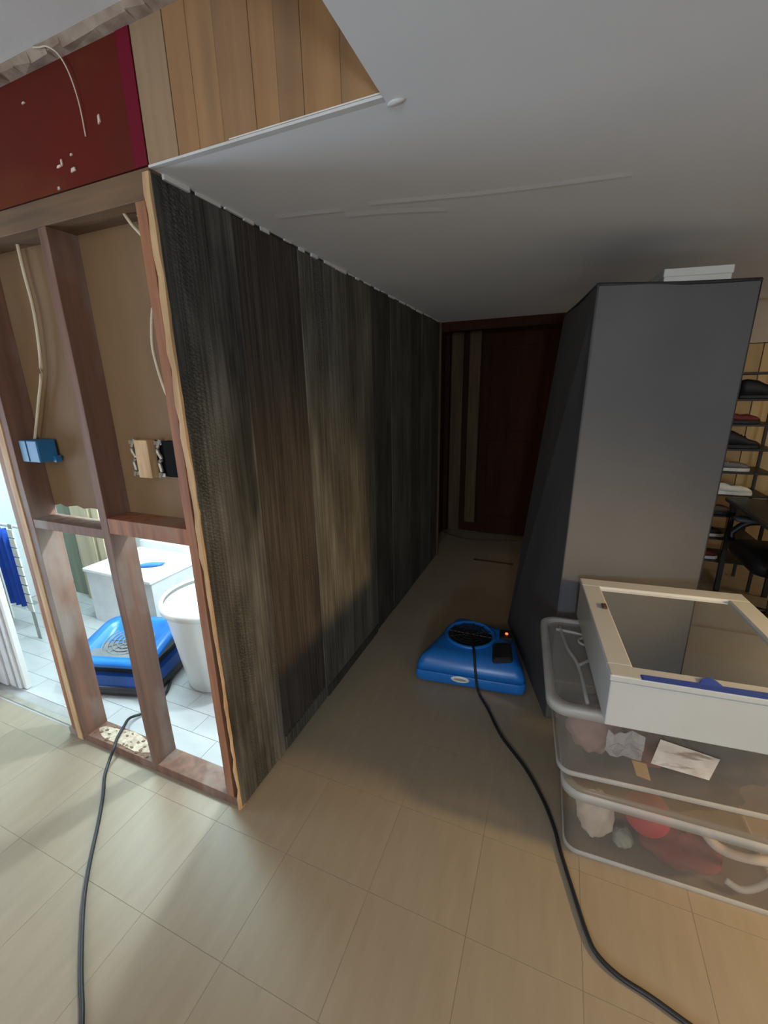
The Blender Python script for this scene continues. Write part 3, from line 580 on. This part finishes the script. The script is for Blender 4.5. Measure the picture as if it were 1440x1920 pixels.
for v in range(5):
    for u in range(6): bm.faces.new((g[v][u], g[v][u+1], g[v+1][u+1], g[v+1][u]))
fo = obj('plastic_wrap', bm, M['film'], None); tag(fo, 'crinkled clear wrapper shining inside the upper bin', 'wrapper'); sd = fo.modifiers.new('s', 'SOLIDIFY'); sd.thickness = .0015
bm = bmesh.new(); hexa(bm, [(1.295, .325, .345), (1.335, .33, .335), (1.335, .334, .335), (1.295, .329, .345)], [(1.275, .322, .40), (1.315, .327, .395), (1.315, .331, .395), (1.275, .326, .40)]); tag(obj('card', bm, M['orange'], None), 'small orange card inside the upper bin', 'card')

# ------------------------------------------------------------------ mirrored cabinet lying on the bins
mc = empty('medicine_cabinet', (1.168, .219, .583), math.radians(5.2)); tag(mc, 'white mirrored bathroom cabinet lying on its back on the upper bin', 'cabinet')
W_, D_, H_ = .555, .64, .167
bm = bmesh.new(); bx(bm, .004, W_-.004, .004, D_-.004, 0, H_-.022); obj('cabinet_body', bm, M['white_l'], mc, False, .004)
r1, r2 = .066, .055
for nm, a in (('door_rail', (0, W_, 0, r2)), ('door_rail', (0, W_, D_-r1, D_))): box(nm, a[0], a[1], a[2], a[3], H_-.020, H_, M['white_l'], mc, .004)
for a in ((0, r1, r2, D_-r1), (W_-r1, W_, r2, D_-r1)): box('door_stile', a[0], a[1], a[2], a[3], H_-.020, H_, M['white_l'], mc, .004)
box('mirror', r1-.003, W_-r1+.003, r2-.003, D_-r1+.003, H_-.016, H_-.010, M['mirror'], mc)
bm = bmesh.new(); bx(bm, r1-.022, r1-.006, .385, .42, H_, H_+.006); obj('hinge', bm, M['brown_trim'], mc, bevel=.002)
bm = bmesh.new(); hexa(bm, [(.075, .0, H_-.0), (W_, .0, H_-.0), (W_, .028, H_-.0), (.075, .020, H_-.0)], [(.08, .0, H_+.0012), (W_, .0, H_+.0012), (W_, .030, H_+.0012), (.08, .022, H_+.0012)])
hexa(bm, [(.21, .015, H_), (.27, .015, H_), (.27, .02, H_), (.21, .02, H_)], [(.225, .04, H_+.006), (.245, .045, H_+.008), (.25, .05, H_+.006), (.23, .045, H_+.004)])
obj('tape', bm, M['tape'], mc, label='strip of blue painter\'s tape')

# ------------------------------------------------------------------ shoe rack and chair on the right
sr = empty('shoe_rack', (2.15, 2.92, 0)); tag(sr, 'black metal shoe rack with many tiers behind the wardrobe', 'shoe rack')
X0, X1, Y0, Y1 = -.28, .24, -.14, .16
for x in (X0, X1):
    for y in (Y0, Y1): box('post', x-.009, x+.009, y-.009, y+.009, 0, 1.68, M['black'], sr)
tz = [.22, .40, .575, .735, .90, 1.065, 1.235, 1.405, 1.58]
for z in tz: box('tier', X0, X1, Y0, Y1, z-.014, z, M['black'], sr, .002)
def shoe(label, x, y, z, upper, sole, boot=False, rz=0., s=1.):
    e = empty('shoe', (x, y, z+.001), rz); tag(e, label, 'shoe', 'shoes on the rack')
    L = .13*s
    def ring(xx, w, z0, z1): return [(xx, -w, z0), (xx, w, z0), (xx, w*.8, z0*.3+z1*.7), (xx, w*.35, z1), (xx, -w*.35, z1), (xx, -w*.8, z0*.3+z1*.7)]
    bm = bmesh.new(); loft(bm, [[(xx, -w, 0), (xx, w, 0), (xx, w, .024), (xx, -w, .024)] for xx, w in ((-L, .028), (-L*.8, .036), (-L*.2, .034), (L*.4, .044), (L*.85, .036), (L, .018))]); obj('sole', bm, sole, e, False, .004)
    hh = .13 if boot else .085
    bm = bmesh.new(); loft(bm, [ring(-L*.98, .025, .024, hh*.95), ring(-L*.75, .033, .024, hh), ring(-L*.3, .034, .024, hh*.92), ring(L*.05, .036, .024, hh*.72), ring(L*.4, .040, .024, .066), ring(L*.8, .033, .024, .05), ring(L*.97, .016, .024, .034)]); obj('upper', bm, upper, e, True)
    bm = bmesh.new()
    for k in range(3): xx = -L*.05+k*L*.16; tube(bm, [(xx, -.022, hh*.72-k*.008), (xx, 0, hh*.78-k*.009), (xx, .022, hh*.72-k*.008)], .003, 5, 2)
    obj('laces', bm, sole, e)
    return e
sx = 2.08; sy = 2.84
shoe('black boot on the highest loaded tier of the rack', 2.24, sy, tz[7], M['shoe_k'], M['shoe_k'], True)
shoe('maroon shoe on the tier between the two black boots', 2.13, sy, tz[6], M['shoe_r'], M['shoe_k'])
shoe('black boot just above the grey and white sneaker', 2.16, sy, tz[5], M['shoe_k'], M['shoe_k'], True)
shoe('grey and white sneaker alone on its tier', 2.13, sy, tz[4], M['shoe_g'], M['shoe_w'])
shoe('nearer white sneaker of the pair on the middle tier', 2.16, 2.80, tz[3], M['shoe_w'], M['shoe_w'])
shoe('further white sneaker of the pair on the middle tier', 2.11, 2.91, tz[3], M['shoe_w'], M['shoe_w'])
shoe('brown shoe on the tier under the white sneakers', 2.09, sy, tz[2], M['shoe_t'], M['shoe_k'])
shoe('black shoe with white sole low on the rack', 2.06, sy, tz[1], M['shoe_k'], M['shoe_w'])
shoe('maroon shoe with white laces on the lowest tier', 2.05, sy, tz[0], M['shoe_r'], M['shoe_w'])

oc = empty('office_chair', (2.34, 2.22, 0), math.radians(-90)); tag(oc, 'black office chair with loop armrests tucked under the desk', 'chair')
for a in range(5):
    t = math.radians(72*a+20); bm = bmesh.new(); tube(bm, [(.04*math.cos(t), .04*math.sin(t), .10), (.16*math.cos(t), .16*math.sin(t), .085), (.28*math.cos(t), .28*math.sin(t), .065)], .018, 8, 2); lg = obj('base_leg', bm, M['black'], oc, True)
    bm = bmesh.new(); lathe(bm, [(.012, -.012), (.028, -.012), (.028, .012), (.012, .012)], 14, cap1=True); cw = obj('caster', bm, M['grey_p'], lg); cw.location = (.28*math.cos(t), .28*math.sin(t), .0285); cw.rotation_euler = (math.radians(90), 0, t)
bm = bmesh.new(); tube(bm, [(0, 0, .09), (0, 0, .25), (0, 0, .42)], .025, 12, 2); obj('gas_lift', bm, M['black'], oc, True)
bm = bmesh.new(); loft(bm, [rrect(-.23, .23, -.23, .23, .07, .42), rrect(-.25, .25, -.25, .25, .08, .45), rrect(-.25, .25, -.25, .25, .08, .49), rrect(-.21, .21, -.21, .21, .08, .515)]); obj('seat', bm, M['black'], oc, True)
bm = bmesh.new(); loft(bm, [[(x, .24+.05*(z-.6), z) if k == 0 else (x, y_+.24+.05*(z-.6), z) for k, (x, y_, z) in [(1, (px, py*.18, zz)) for px, py, _ in rrect(-w__, w__, -.2, .2, .1, 0)]] for zz, w__ in ((.56, .17), (.62, .22), (.85, .235), (1.0, .21), (1.05, .15))]); obj('backrest', bm, M['black'], oc, True)
for s in (-1, 1):
    bm = bmesh.new(); tube(bm, [(s*.24, .12, .42), (s*.31, .15, .45), (s*.32, .16, .54), (s*.315, .05, .60), (s*.315, -.12, .60), (s*.32, -.2, .50), (s*.31, -.14, .42), (s*.24, -.08, .40)], .022, 10, 5); ar = obj('armrest', bm, M['black'], oc, True)
    bm = bmesh.new(); loft(bm, [rrect(s*.315-.045, s*.315+.045, -.20, .12, .03, .61), rrect(s*.315-.05, s*.315+.05, -.21, .13, .03, .625), rrect(s*.315-.04, s*.315+.04, -.2, .12, .03, .635)]); obj('arm_pad', bm, M['grey_p'], ar, True)

dk = empty('desk', (2.5, 2.3, 0)); tag(dk, 'black desk with painted edge highlight standing in front of the shoe rack', 'desk')
box('desk_top', -.37, .0, -.50, .44, .70, .725, mat('dark_grey_desktop', (.03, .033, .035), rough=.4), dk, .004); box('painted_edge_highlight', -.374, -.37, -.50, .44, .700, .722, M['grey_p'], dk)  # thin grey strip paints the highlight along the desk edge
for y in (-.48, .42):
    box('side_frame', -.34, -.02, y-.012, y+.012, .66, .70, M['black'], dk)
    for x in (-.32, -.03): box('leg', x-.015, x+.015, y-.012, y+.012, 0, .66, M['black'], dk)
